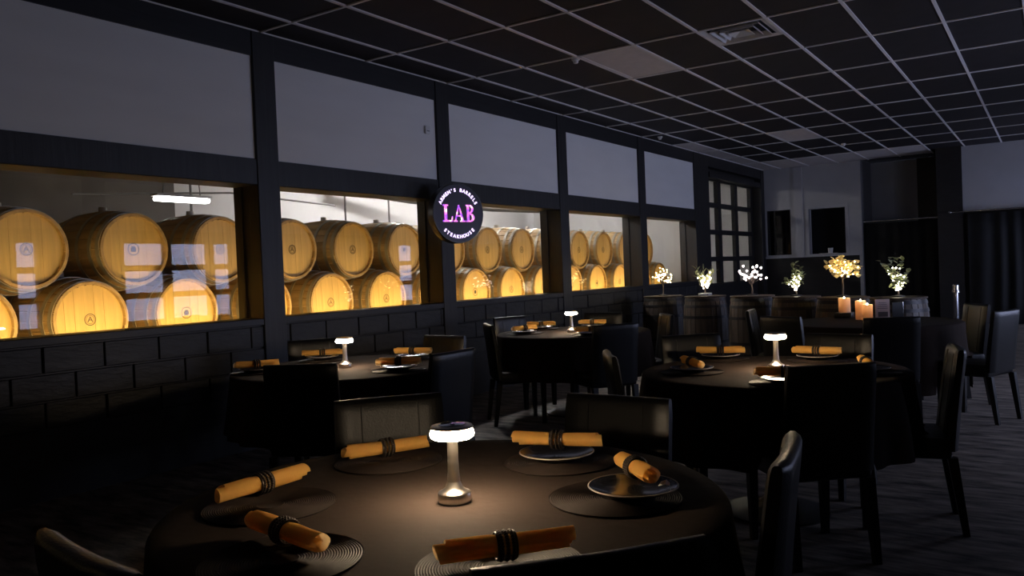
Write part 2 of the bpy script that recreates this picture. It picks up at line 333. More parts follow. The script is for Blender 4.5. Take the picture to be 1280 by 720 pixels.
fbox('hatch_floor', -0.3, 1.96, 1.41, 1.455, 'dark_room', YF + 0.2, YF + 0.9); fbox('hatch_roof', -0.3, 1.96, 2.5, 2.6, 'dark_room', YF + 0.2, YF + 0.9)
fbox('return_wall', 1.96, 2.02, 0, H + .05, 'grey_wall', YF, YF + 1.2)
fbox('alcove_wall', 1.9, 2.95, 0, H + .05, 'grey_wall', YF + 1.2, YF + 1.4); fbox('alcove_wall', 2.95, 3.8, 0, H + .05, 'black_paint', YF + 1.1, YF + 1.4)
fbox('column', 3.50, 3.93, 0, H + .05, 'black_paint', 17.55, YF + 1.4)
fbox('lower_wall', 3.93, XR, 0, 2.14, 'black_paint', 17.7, 17.9); fbox('upper_wall', 3.93, XR, 2.14, H + .05, 'grey_wall', 17.6, 17.9)
wh = struct(empty('window_8', (0.315, YF + 0.03, 1.47)), 'small dark glazed hatch in the pale far wall')
box('pane', (-0.255, 0.0, 0), (0.255, 0.008, 0.99), M['hatch_glass'], wh)
box('frame', (-0.255, -0.02, 0), (-0.235, 0.03, 0.99), M['black_paint'], wh); box('frame', (0.235, -0.02, 0), (0.255, 0.03, 0.99), M['black_paint'], wh)
box('mullion', (-0.115, -0.01, 0), (-0.085, 0.02, 0.99), M['black_paint'], wh)
# right wall with dusk windows (behind the camera's right shoulder, two seen in the reflections, the last added to light the far end)
wr = struct(empty('wall_right'), 'right wall with gridded dusk windows')
ed = [Y0] + [v_ for p in RIGHT_WINDOWS for v_ in p] + [18.4]
box('lower_wall', (XR, Y0, 0), (XR + 0.2, 18.4, 0.70), M['black_paint'], wr)
box('upper_wall', (XR, Y0, 2.15), (XR + 0.2, 18.4, H + .1), M['black_paint'], wr)
for k in range(0, len(ed), 2): box('pier', (XR, ed[k], 0.70), (XR + 0.2, ed[k + 1], 2.15), M['black_paint'], wr)
for y0, y1 in ((2.2, 7.2), (7.6, 10.9), (11.2, 14.4)): box('upper_panel', (XR - 0.02, y0, 2.32), (XR, y1, 3.14), M['white_panel'], wr)
for i, (y0, y1) in enumerate(RIGHT_WINDOWS):
    wn = struct(empty('window_%d' % (9 + i), (XR + 0.1, (y0 + y1) / 2, 0.70))); hw = (y1 - y0) / 2; n = 3 if hw > 1 else 1
    for k in range(n + 1): yy = -hw + 2 * hw * k / n; box('muntin', (-0.05, yy - 0.07, 0), (0.05, yy + 0.07, 1.45), M['black_paint'], wn)
    for k in range(4): zz = 1.45 * k / 3; box('muntin', (-0.045, -hw, zz - 0.05), (0.045, hw, zz + 0.05), M['black_paint'], wn)
    for k in range(n):
        for r in range(3): box('pane', (-0.004, -hw + 2 * hw * k / n + 0.07, 1.45 * r / 3 + 0.05), (0.004, -hw + 2 * hw * (k + 1) / n - 0.07, 1.45 * (r + 1) / 3 - 0.05), M['glass_thin'], wn)
struct(box('wall_back', (-0.3, Y0 - 0.2, 0), (XR + 0.3, Y0, H + .1), M['black_paint']), 'black wall behind the camera')
# barrel cellar shell
CX = -4.2
cw = struct(empty('wall_cellar'), 'walls of the barrel cellar')
box('back_wall', (CX - 0.2, Y0, 0), (CX, 19, 4.2), M['back_wall'], cw); box('end_wall', (CX, Y0 - 0.2, 0), (-0.3, Y0, 4.2), M['back_wall'], cw); box('end_wall', (CX, 19, 0), (-0.3, 19.2, 4.2), M['back_wall'], cw)
box('header_wall', (-0.3, Y0 - 0.2, 3.38), (-0.15, 19.2, 4.25), M['back_wall'], cw); box('side_wall', (-0.3, 18.2, 0), (-0.15, 19.2, 3.38), M['back_wall'], cw)
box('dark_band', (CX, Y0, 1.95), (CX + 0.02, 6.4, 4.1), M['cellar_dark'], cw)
struct(box('floor_cellar', (CX, Y0, -0.1), (0, 19, 0), M['concrete']), 'cellar floor'); struct(box('ceiling_cellar', (CX, Y0, 4.1), (-0.25, 19, 4.25), M['cellar_dark']), 'cellar ceiling')

# ------------------------------------------------------------------ cellar lights
def pendant(x, y, z, label, L=0.62, tb='tube'):
    t = empty('pendant_light', (x, y, z)); tag(t, label, 'pendant light', 'fluorescent pendant lights in the barrel cellar')
    bm = bmesh.new(); box_bm(bm, (-0.05, -L / 2, 0.0), (0.05, L / 2, 0.05), 0.02, 2); link('diffuser', smooth(mesh_from(bm, 'diffuser'), 50), M[tb], t)
    box('housing', (-0.06, -L / 2 - 0.01, 0.05), (0.06, L / 2 + 0.01, 0.075), M['white_metal'], t)
    for s in (-1, 1):
        bm = bmesh.new(); tube_bm(bm, [(0, s * L * 0.35, 0.07), (0, s * L * 0.1, 4.1 - z)], 0.006, 5); link('wire', mesh_from(bm, 'wire'), M['pipe'], t)
    return t
pendant(-2.2, 5.16, 2.20, 'short lit fluorescent pendant on wires above the oak barrels', 0.62)
pendant(-2.4, 9.2, 3.3, 'long lit fluorescent pendant high under the cellar ceiling', 1.5, 'tube_bright')
pendant(-2.4, 12.0, 3.3, 'long lit fluorescent pendant high under the cellar ceiling', 1.5, 'tube_bright')
pendant(-2.4, 16.0, 3.2, 'lit fluorescent pendant beyond the plastic sheet', 0.45, 'tube_bright')
st = empty('led_strip_light', (-0.40, 6.0, 0.955)); tag(st, 'warm LED strip under the sill shining on the oak barrel heads', 'strip light')
box('channel', (0.0, -8.0, -0.03), (0.02, 8.0, 0.05), M['white_metal'], st); box('diffuser', (-0.008, -8.0, -0.015), (0.0, 8.0, 0.03), M['led_strip'], st)

# ------------------------------------------------------------------ barrels
def barrel_meshes(L, rb, rh, ns, pre):
    d = {}
    def rad(z): t = z / (L / 2); return rh + (rb - rh) * (1 - abs(t) ** 2.0)
    bm = bmesh.new(); zs = [-L / 2 + L * i / 10 for i in range(11)]; rings = []
    for z in zs:
        ring = []
        for k in range(ns):
            for a, dr in ((0.06, 0.0), (0.94, 0.0), (1.0, -0.006)):
                an = 2 * PI * (k + a) / ns; r = rad(z) + dr; ring.append(bm.verts.new((r * math.cos(an), r * math.sin(an), z)))
        rings.append(ring)
    n = len(rings[0])
    for a, b in zip(rings, rings[1:]):
        for k in range(n): bm.faces.new((a[k], a[(k + 1) % n], b[(k + 1) % n], b[k]))
    for ring, s in ((rings[0], -1), (rings[-1], 1)):        # chime: rim turned inwards down to the head
        inn = [bm.verts.new((v_.co.x * (rh - 0.022) / rh, v_.co.y * (rh - 0.022) / rh, v_.co.z)) for v_ in ring]
        dep = [bm.verts.new((v_.co.x * 0.98, v_.co.y * 0.98, v_.co.z - s * 0.05)) for v_ in inn]
        for k in range(n):
            j = (k + 1) % n; bm.faces.new((ring[k], ring[j], inn[j], inn[k])); bm.faces.new((inn[k], inn[j], dep[j], dep[k]))
    d['staves'] = smooth(mesh_from(bm, pre + 'staves'), 25)
    d['boards'] = []
    R = rh - 0.024; nb = 7; wdt = 2 * R / nb
    for k in range(nb):
        x0, x1 = -R + k * wdt + 0.0006, -R + (k + 1) * wdt - 0.0006
        top = []; bot = []
        for i in range(5):
            x = x0 + (x1 - x0) * i / 4; yv = math.sqrt(max(R * R - x * x, 0.0)) + 0.001; top.append((x, yv)); bot.append((x, -yv))
        poly = bot + top[::-1]; bm = bmesh.new(); dz = (k % 3) * 0.0008
        lo = [bm.verts.new((x, y, 0)) for x, y in poly]; hi = [bm.verts.new((x, y, 0.012 + dz)) for x, y in poly]
        bm.faces.new(lo[::-1]); bm.faces.new(hi)
        for i in range(len(poly)): j = (i + 1) % len(poly); bm.faces.new((lo[i], lo[j], hi[j], hi[i]))
        d['boards'].append(mesh_from(bm, pre + 'head_board'))
    d['hoops'] = []
    for z in (-0.46, -0.36, -0.19, 0.19, 0.36, 0.46):
        z *= L; hw = 0.019; prof = [(rad(z - hw) + 0.000, z - hw), (rad(z - hw) + 0.005, z - hw), (rad(z + hw) + 0.005, z + hw), (rad(z + hw), z + hw)]
        d['hoops'].append(lathe_me(pre + 'hoop', prof, 40, 30))
    d['bung'] = lathe_me(pre + 'bung', [(0, rb - 0.01), (0.035, rb - 0.01), (0.032, rb + 0.035), (0.0, rb + 0.04)], 12)
    return d
def emblem_me(kind):
    bm = bmesh.new()
    def ring(r0, r1, n=28):
        a = [bm.verts.new((r0 * math.cos(2 * PI * i / n), r0 * math.sin(2 * PI * i / n), 0)) for i in range(n)]; b = [bm.verts.new((r1 * math.cos(2 * PI * i / n), r1 * math.sin(2 * PI * i / n), 0)) for i in range(n)]
        for i in range(n): j = (i + 1) % n; bm.faces.new((a[i], a[j], b[j], b[i]))
    def poly(p): bm.faces.new([bm.verts.new((x, y, 0)) for x, y in p])
    if kind == 0:
        ring(0.040, 0.046); ring(0.030, 0.033)
        poly([(-0.022, -0.018), (-0.014, -0.018), (0.003, 0.022), (-0.003, 0.022)]); poly([(0.022, -0.018), (0.014, -0.018), (-0.003, 0.022), (0.003, 0.022)]); poly([(-0.012, -0.006), (0.012, -0.006), (0.010, 0.0), (-0.010, 0.0)])
    else:
        ring(0.044, 0.050); poly([(-0.02, -0.02), (0.02, -0.02), (0.024, 0.004), (0.012, 0.024), (-0.012, 0.024), (-0.024, 0.004)])
    return mesh_from(bm, 'emblem')
LB = 0.90
BM = barrel_meshes(LB, 0.338, 0.292, 26, 'oak_'); EM = [emblem_me(0), emblem_me(1)]
def oak_barrel(x, y, z, spin, em):
    t = empty('oak_barrel', (x, y, z), rot=(0, PI / 2, 0))
    b = link('staves', BM['staves'], M['stave'], t, (0, 0, 0), (0, 0, spin))
    for h in BM['hoops']: link('hoop', h, M['hoop'], t)
    for k, hb in enumerate(BM['boards']): link('head_board', hb, M['head'], t, (0, 0, LB / 2 - 0.045), (0, 0, PI / 2 + spin * 0.25))
    link('back_head', BM['boards_all'], M['head'], t, (0, 0, -LB / 2 + 0.03))
    if em is not None: link('emblem', EM[em], M['emblem'], t, (0, 0, LB / 2 - 0.0305), (0, 0, PI / 2))
    link('bung', BM['bung'], M['bung'], t, (0, 0, 0), (0, -PI / 2, 0))
    return t
BM['boards_all'] = lathe_me('oak_back_head', [(0, 0), (0.268, 0), (0.268, 0.012), (0, 0.012)], 24)
HX = -0.8
for k in range(16):
    if k < 15: tag(oak_barrel(HX - 0.05 - LB / 2, 2.132 + 0.828 * k, 1.642, random.uniform(0, 0.2), [0, 0, 1, 0][k % 4]), 'pale oak barrel in the upper row, resting between two barrels below', 'barrel', 'upper row of oak barrels behind the windows')
    tag(oak_barrel(HX + 0.04 - LB / 2, 2.527 - 0.828 + 0.828 * k, 1.10, random.uniform(0, 0.2), [1, 0, 0, 1][k % 4]), 'pale oak barrel in the lower row, glowing yellow in the sill light', 'barrel', 'lower row of oak barrels behind the windows')
pl = empty('barrel_plinth', (-1.25, 7.9, 0)); tag(pl, 'long timber plinth under the lower row of oak barrels', 'plinth')
box('deck', (-0.5, -6.6, 0.70), (0.5, 6.6, 0.757), M['wood'], pl)
for k in range(8): box('support', (-0.45, -6.4 + k * 1.8, 0), (0.45, -6.3 + k * 1.8, 0.70), M['wood'], pl)
# pipes, conduit and plastic sheet in the cellar
def pipe(pts, r, label, mt_='pipe', cat='pipe'):
    bm = bmesh.new(); tube_bm(bm, pts, r, 10); return tag(link('pipe', smooth(mesh_from(bm, 'pipe'), 60), M[mt_]), label, cat)
pipe([(-3.9, 9.0, 2.75), (-3.6, 10.4, 2.62), (-3.0, 11.9, 2.50), (-2.6, 12.9, 2.48), (-2.5, 13.15, 2.4), (-2.5, 13.2, 2.2), (-2.5, 13.2, 0.0)], 0.07, 'grey bent pipe running over the barrels beyond the round sign')
pipe([(-2.8, 4.5, 2.72), (-2.8, 6.4, 2.55), (-2.8, 8.5, 2.66)], 0.014, 'thin sagging cable above the barrels behind the round sign post', cat='cable')
pipe([(-3.3, 4.6, 2.35), (-3.3, 6.6, 2.48), (-3.3, 8.4, 2.4)], 0.012, 'thin slack cable along the pale cellar wall', cat='cable')
for x, y in ((-2.9, 5.75), (-2.9, 8.2), (-2.9, 9.1), (-2.9, 10.7)):
    bm = bmesh.new(); tube_bm(bm, [(0, 0, 0), (0, 0, 4.1)], 0.014, 6)
    tag(link('conduit', mesh_from(bm, 'conduit'), M['pipe'], None, (x, y, 0)), 'thin upright steel conduit rising behind the oak barrels', 'conduit', 'upright conduits in the barrel cellar')
bm = bmesh.new(); g = []
for i in range(61):
    t = i / 60; row = []
    for j in range(31):
        s = j / 30; zz = 0.02 + 4.05 * s
        row.append(bm.verts.new((-0.45 - 3.6 * t, 14.95 + 0.04 * math.sin(26 * t + 5 * s + 2 * math.sin(6 * s)) + 0.05 * math.sin(9 * (t + s)) + 0.02 * math.sin(40 * (t - 0.8 * s)), zz)))
    g.append(row)
for a, b in zip(g, g[1:]):
    for j in range(30): bm.faces.new((a[j], b[j], b[j + 1], a[j + 1]))
tag(link('plastic_sheet', smooth(mesh_from(bm, 'plastic_sheet')), M['plastic']), 'wrinkled translucent plastic sheet hanging past the last oak barrels', 'plastic sheet')

# ------------------------------------------------------------------ round sign
sg = empty('round_sign', (0.30, 6.61, 1.955), rot=(0, 0, -math.radians(20)))   # local +x is the face normal
tag(sg, 'round black backlit sign reading LAB in violet letters on the window post', 'sign')
R90 = Matrix.Rotation(PI / 2, 4, 'Y')
def sign_disc(name, prof, mt_):
    me = lathe_me(name, prof, 64, 30); me.transform(R90); return link(name, me, mt_, sg)
sign_disc('drum', [(0, -0.11), (0.30, -0.11), (0.306, -0.10), (0.306, -0.005), (0.302, 0.004), (0.288, 0.004), (0.288, -0.004), (0, -0.004)], M['sign_rim'])
sign_disc('face', [(0, 0.0), (0.288, 0.0), (0.288, -0.003), (0, -0.003)], M['sign_face'])
box('bracket', (-0.27, -0.03, -0.05), (-0.11, 0.03, 0.05), M['black_paint'], sg)
def letter_me(ch, size, bold):
    cu = bpy.data.curves.new('letter', 'FONT'); cu.body = ch; cu.size = size; cu.align_x = 'CENTER'; cu.align_y = 'CENTER'; cu.extrude = 0.002; cu.offset = bold; cu.resolution_u = 3
    ob = bpy.data.objects.new('letter_source', cu); C.objects.link(ob); dg = bpy.context.evaluated_depsgraph_get()
    me = bpy.data.meshes.new_from_object(ob.evaluated_get(dg)); bpy.data.objects.remove(ob); return me
FACE = Matrix(((0, 0, 1, 0), (1, 0, 0, 0), (0, 1, 0, 0), (0, 0, 0, 1)))   # text x -> local y, text y -> local z, text z -> local x
def serif(me_bm, boxes):
    for x0, y0, x1, y1 in boxes: box_bm(me_bm, (x0, y0, -0.002), (x1, y1, 0.002))
def arc_text(txt, rad, a0, a1, top):
    n = len(txt)
    for i, ch in enumerate(txt):
        if ch == ' ': continue
        a = math.radians(a0 + (a1 - a0) * i / (n - 1)); me = letter_me(ch, 0.049, 0.0010)
        rot = a - PI / 2 if top else a + PI / 2
        me.transform(FACE @ Matrix.Translation((rad * math.cos(a), rad * math.sin(a), 0.003)) @ Matrix.Rotation(rot, 4, 'Z'))
        me.materials.clear(); link('letter', me, M['sign_text'], sg)
arc_text("ARMEN'S BARRELS", 0.236, 153, 27, True)
arc_text('STEAKHOUSE', 0.240, 226, 314, False)
def slab(polys, name='big_letter'):
    bm = bmesh.new()
    for p in polys:
        lo = [bm.verts.new((x, y, -0.002)) for x, y in p]; hi = [bm.verts.new((x, y, 0.003)) for x, y in p]
        bm.faces.new(lo[::-1]); bm.faces.new(hi)
        for i in range(len(p)): j = (i + 1) % len(p); bm.faces.new((lo[i], lo[j], hi[j], hi[i]))
    me = mesh_from(bm, name); me.transform(FACE @ Matrix.Translation((0, 0.0, 0.003))); return link(name, me, M['galaxy'], sg)
def rect(a, b, c, d): return [(a, b), (c, b), (c, d), (a, d)]
slab([rect(-0.185, 0.072, -0.125, 0.088), rect(-0.170, -0.088, -0.140, 0.073), rect(-0.19, -0.088, -0.075, -0.070), [(-0.090, -0.071), (-0.075, -0.071), (-0.072, -0.03), (-0.082, -0.03)]])
slab([[(-0.048, -0.075), (-0.032, -0.075), (0.010, 0.085), (-0.004, 0.085)], [(0.004, 0.085), (0.020, 0.05), (0.060, -0.075), (0.028, -0.075)], rect(-0.062, -0.088, -0.016, -0.074), rect(0.014, -0.088, 0.076, -0.074), rect(-0.03, -0.034, 0.04, -0.020)])
def bump_poly(cx, cy, rx, ry, th, n=10):
    o_ = [(cx + rx * math.sin(PI * i / n), cy + ry * math.cos(PI * i / n)) for i in range(n + 1)]; i_ = [(cx + (rx - th) * math.sin(PI * i / n), cy + (ry - 0.014) * math.cos(PI * i / n)) for i in range(n + 1)]
    return [[o_[k], i_[k], i_[k + 1], o_[k + 1]] for k in range(n)]
slab([rect(0.100, -0.088, 0.128, 0.088), rect(0.088, 0.074, 0.142, 0.088), rect(0.088, -0.088, 0.142, -0.074)] + bump_poly(0.135, 0.044, 0.045, 0.044, 0.026) + bump_poly(0.135, -0.044, 0.056, 0.045, 0.030))

# ------------------------------------------------------------------ chairs
def chair_meshes():
    d = {}; W = 0.205
    # backrest: padded slab, reclined, with rolled top; front face at +y side
    bm = bmesh.new(); zs = [0.40, 0.46, 0.55, 0.65, 0.75, 0.83, 0.862, 0.876, 0.88]; grid_f = []; grid_b = []
    th = [0.055, 0.06, 0.058, 0.054, 0.05, 0.05, 0.046, 0.034, 0.014]
    nx = 12
    for z, t in zip(zs, th):
        yc = -0.205 - 0.055 * max(0, (z - 0.42) / 0.46) ** 1.15; f = []; b = []
        for i in range(nx + 1):
            u = -1 + 2 * i / nx; cv = 0.014 * (u * u)
            edge = 1 - 0.55 * max(0, (abs(u) - 0.86) / 0.14)
            x = W * u * (1 - 0.02 * max(0, (z - 0.82) / 0.06))
            f.append(bm.verts.new((x, yc + cv + t / 2 * edge, z))); b.append(bm.verts.new((x, yc + cv * 0.6 - t / 2 * edge, z)))
        grid_f.append(f); grid_b.append(b)
    for a, b in zip(grid_f, grid_f[1:]):
        for i in range(nx): bm.faces.new((a[i], a[i + 1], b[i + 1], b[i]))
    for a, b in zip(grid_b, grid_b[1:]):
        for i in range(nx): bm.faces.new((a[i + 1], a[i], b[i], b[i + 1]))
    for k in range(len(zs) - 1):
        bm.faces.new((grid_b[k][0], grid_f[k][0], grid_f[k + 1][0], grid_b[k + 1][0])); bm.faces.new((grid_f[k][-1], grid_b[k][-1], grid_b[k + 1][-1], grid_f[k + 1][-1]))
    for i in range(nx):
        bm.faces.new((grid_f[-1][i], grid_f[-1][i + 1], grid_b[-1][i + 1], grid_b[-1][i])); bm.faces.new((grid_f[0][i + 1], grid_f[0][i], grid_b[0][i], grid_b[0][i + 1]))
    d['backrest'] = smooth(mesh_from(bm, 'backrest'), 55)
    # seams on the front of the back
    d['seams'] = []
    for u in (-0.52, 0.52):
        bm = bmesh.new(); pts = []
        for z in (0.47, 0.55, 0.65, 0.75, 0.83, 0.855):
            yc = -0.205 - 0.055 * max(0, (z - 0.42) / 0.46) ** 1.15; k = [q_ for q_ in range(len(zs) - 1) if zs[q_] <= z <= zs[q_ + 1]][0]
            f = (z - zs[k]) / (zs[k + 1] - zs[k]); t = th[k] * (1 - f) + th[k + 1] * f; pts.append((W * u, yc + 0.014 * u * u + t / 2 + 0.0005, z))
        tube_bm(bm, pts, 0.0028, 5); d['seams'].append(mesh_from(bm, 'seam'))
    bm = bmesh.new(); box_bm(bm, (-W - 0.005, -0.20, 0.36), (W + 0.005, 0.22, 0.46), 0.022, 3); d['seat'] = smooth(mesh_from(bm, 'seat'), 50)
    d['legs'] = []
    for sx in (-1, 1):
        for (y, yb) in ((0.185, 0.185), (-0.20, -0.25)):
            bm = bmesh.new(); x = sx * (W - 0.022)
            r = bmesh.ops.create_cube(bm, size=1.0)
            for v_ in r['verts']:
                tp = v_.co.z > 0; s = 0.044 if tp else 0.030
                v_.co = Vector((x + v_.co.x * s, (y if tp else yb) + v_.co.y * s, 0.37 if tp else 0.0))
            d['legs'].append(mesh_from(bm, 'leg'))
    return d
CH = chair_meshes()
SEATS = []
def chair(bx, by, tx, ty, label, dang=0.0, top=0.25):
    """bx,by: middle of the top of the back; tx,ty: what it faces"""
    a = math.atan2(ty - by, tx - bx) + math.radians(dang)
    x, y = bx + top * math.cos(a), by + top * math.sin(a)
    t = empty('dining_chair', (x, y, 0), a - PI / 2); tag(t, label, 'chair', 'black leather dining chairs')
    link('seat', CH['seat'], M['leather'], t); b = link('backrest', CH['backrest'], M['leather'], t)
    for s in CH['seams']: link('seam', s, M['seam'], b)
    for l in CH['legs']: link('leg', l, M['chair_leg'], t)
    SEATS.append((x, y, a - PI / 2)); return t
T1, T2, T3, T4, T5 = (4.02, 1.63), (1.48, 3.80), (1.60, 6.58), (4.08, 4.33), (3.95, 7.85)
N1, N2, N3, N4, N5 = 'the six-napkin table', 'the block-wall lamp table', 'the sign-side lamp table', 'the middle lamp table', 'the candle table'
chair(3.24, 2.27, *T1, 'black dining chair at %s, facing out from the block wall, seamed back lamplit' % N1)
chair(4.05, 2.57, *T1, 'black dining chair at %s, facing the lamp from the candle table side' % N1)
chair(4.79, 1.99, *T1, 'black dining chair at %s, turned side on to the open floor' % N1, -15)
chair(4.72, 1.13, *T1, 'black dining chair at %s, back hiding part of a napkin roll' % N1, -4)
chair(3.93, 0.74, *T1, 'black dining chair at %s, drawn up behind the bare placemat' % N1, -2)
chair(0.62, 4.31, *T2, 'black dining chair at %s, back lamplit next to the lamp' % N2)
chair(1.55, 4.74, *T2, 'black dining chair at %s, on the side of the round sign' % N2)
chair(1.93, 3.00, *T2, 'black dining chair at %s, seen from behind, hiding the table edge' % N2)
chair(2.37, 3.79, *T2, 'black dining chair at %s, back to the open floor' % N2)
chair(1.16, 5.85, *T3, 'black dining chair at %s, its legs clear of the cloth' % N3, -14)
chair(0.71, 6.85, *T3, 'black dining chair at %s, between the table and the block wall' % N3)
chair(1.46, 7.48, *T3, 'black dining chair at %s, facing out beyond the lamp' % N3)
chair(2.30, 7.14, *T3, 'black dining chair at %s, turned side on toward the dark barrels' % N3)
chair(2.38, 5.91, *T3, 'black dining chair at %s, seen from behind and hiding a plate' % N3, 5)
chair(3.36, 3.87, *T4, 'black dining chair at %s, pale edge, back to the six napkin table' % N4)
chair(3.36, 5.02, *T4, 'black dining chair at %s, back towards the dark barrels' % N4)
chair(4.25, 5.15, *T4, 'black dining chair at %s, facing out beyond the lamp' % N4)
chair(4.535, 3.645, *T4, 'black dining chair at %s, seen from behind in front of the lamp' % N4, 8)
chair(4.93, 4.51, *T4, 'black dining chair at %s, side on to the open floor' % N4)
chair(2.92, 7.70, *T5, 'black dining chair at %s, edge on beside the dark barrels' % N5)
chair(3.46, 6.75, *T5, 'black dining chair at %s, bluish sheen on its back' % N5)
chair(4.32, 6.62, *T5, 'black dining chair at %s, seen from behind, hiding the candle bases' % N5, 10)
chair(4.76, 8.35, *T5, 'black dining chair at %s, front of its back lit by the candles' % N5)
chair(5.02, 7.42, *T5, 'black dining chair at %s, blue lit back towards the open floor' % N5)

# ------------------------------------------------------------------ tables and cloths
def table(c, r, name, seed, drop=0.37):
    t = empty('round_table', (c[0], c[1], 0)); tag(t, 'round pedestal table hidden under a cloth, ' + name, 'table', 'round dining tables')
    link('tabletop', lathe_me('tabletop', [(0, 0.72), (r - 0.01, 0.72), (r, 0.728), (r, 0.744), (r - 0.006, 0.75), (0, 0.75)], 48), M['table_wood'], t)
    link('pedestal', lathe_me('pedestal', [(0.0, 0.03), (0.10, 0.03), (0.045, 0.10), (0.04, 0.66), (0.10, 0.72), (0, 0.72)], 20), M['black_plastic'], t)
    link('base', lathe_me('base', [(0, 0), (0.27, 0), (0.27, 0.012), (0.09, 0.035), (0, 0.035)], 32), M['black_plastic'], t)
    rnd = random.Random(seed); nf = 18; n = 144; ph = [rnd.uniform(0, 6.28) for _ in range(4)]
    bm = bmesh.new(); rings = []
    for q_ in (0.0, 0.25, 0.5, 0.75, 0.93, 1.0):
        if q_ == 0: rings.append([bm.verts.new((0, 0, 0.757))]); continue
        rings.append([bm.verts.new((r * q_ * math.cos(2 * PI * i / n), r * q_ * math.sin(2 * PI * i / n), 0.757)) for i in range(n)])
    prof = [(0.009, 0.752)] + [(0.013 + 0.02 * (k / 7) , 0.745 - (drop - 0.005) * k / 7) for k in range(0, 8)]
    for k, (dr, z) in enumerate(prof):
        ring = []; amp = 0.018 * max(0, (k - 1) / 7) ** 1.1
        for i in range(n):
            a = 2 * PI * i / n
            fo = math.sin(nf * a + ph[0] + 0.9 * math.sin(3 * a + ph[1])) + 0.4 * math.sin(7 * a + ph[2])
            rr = r + dr + amp * (fo + 1.0)
            px, py, pz = rr * math.cos(a), rr * math.sin(a), z
            ring.append(bm.verts.new((px, py, pz)))
        rings.append(ring)
    # where a chair seat slides under the table the cloth lies on the seat
    for ring in rings[6:]:
        for v_ in ring:
            for (sx, sy, sa) in SEATS:
                dx, dy = v_.co.x + c[0] - sx, v_.co.y + c[1] - sy
                lx, ly = dx * math.cos(-sa) - dy * math.sin(-sa), dx * math.sin(-sa) + dy * math.cos(-sa)
                if abs(lx) < 0.25 and -0.24 < ly < 0.25 and v_.co.z < 0.475: v_.co.z = 0.475 + 0.004 * (0.7 - v_.co.z)
    for a, b in zip(rings, rings[1:]):
        for i in range(n):
            j = (i + 1) % n
            if len(a) == 1: bm.faces.new((a[0], b[i], b[j]))
            else: bm.faces.new((a[i], a[j], b[j], b[i]))
    cl = link('tablecloth', smooth(mesh_from(bm, 'tablecloth')), M['cloth'], None, (c[0], c[1], 0))
    tag(cl, 'black tablecloth draped over ' + name, 'tablecloth', 'black tablecloths'); return t
for c, r, nm, sd in ((T1, 0.70, N1, 1), (T2, 0.72, N2, 2), (T3, 0.70, N3, 3), (T4, 0.67, N4, 4), (T5, 0.74, N5, 5)): table(c, r, nm, sd, 0.37 if nm != N5 else 0.55)
ZT = 0.7575

# ------------------------------------------------------------------ table lamps
LM = {}
LM['foot'] = lathe_me('foot', [(0, 0), (0.040, 0), (0.042, 0.004), (0.042, 0.022), (0.040, 0.025), (0.032, 0.028), (0.022, 0.036), (0.016, 0.052), (0, 0.052)], 40)
LM['pad'] = lathe_me('pad', [(0, -0.002), (0.043, -0.002), (0.043, 0.001), (0, 0.001)], 32)
LM['stem'] = lathe_me('stem', [(0.0165, 0.05), (0.0145, 0.075), (0.0135, 0.11), (0.0135, 0.150), (0.0175, 0.164), (0.0, 0.164)], 32)
LM['diffuser'] = lathe_me('diffuser', [(0.0, 0.160), (0.047, 0.160), (0.054, 0.164), (0.056, 0.171), (0.054, 0.180), (0.049, 0.183), (0, 0.183)], 48)
LM['cap'] = lathe_me('cap', [(0.0, 0.184), (0.052, 0.184), (0.055, 0.187), (0.052, 0.192), (0.040, 0.194), (0, 0.193)], 48)
LM['button'] = lathe_me('button', [(0.026, 0.193), (0.034, 0.1955), (0.018, 0.197), (0, 0.197)], 32)
def lamp(x, y, label):
    t = empty('table_lamp', (x, y, ZT + 0.002)); tag(t, label, 'lamp', 'cordless steel table lamps')
    link('foot', LM['foot'], M['steel'], t); link('pad', LM['pad'], M['black_plastic'], t); link('stem', LM['stem'], M['steel'], t)
    link('diffuser', LM['diffuser'], M['lamp_glow'], t); cp = link('cap', LM['cap'], M['steel'], t); link('button', LM['button'], M['lamp_top'], cp)
lamp(4.07, 1.60, 'lit steel cordless lamp on ' + N1); lamp(1.51, 3.75, 'lit steel cordless lamp on ' + N2)
lamp(1.64, 6.49, 'lit steel cordless lamp on ' + N3); lamp(4.10, 4.35, 'lit steel cordless lamp on ' + N4)

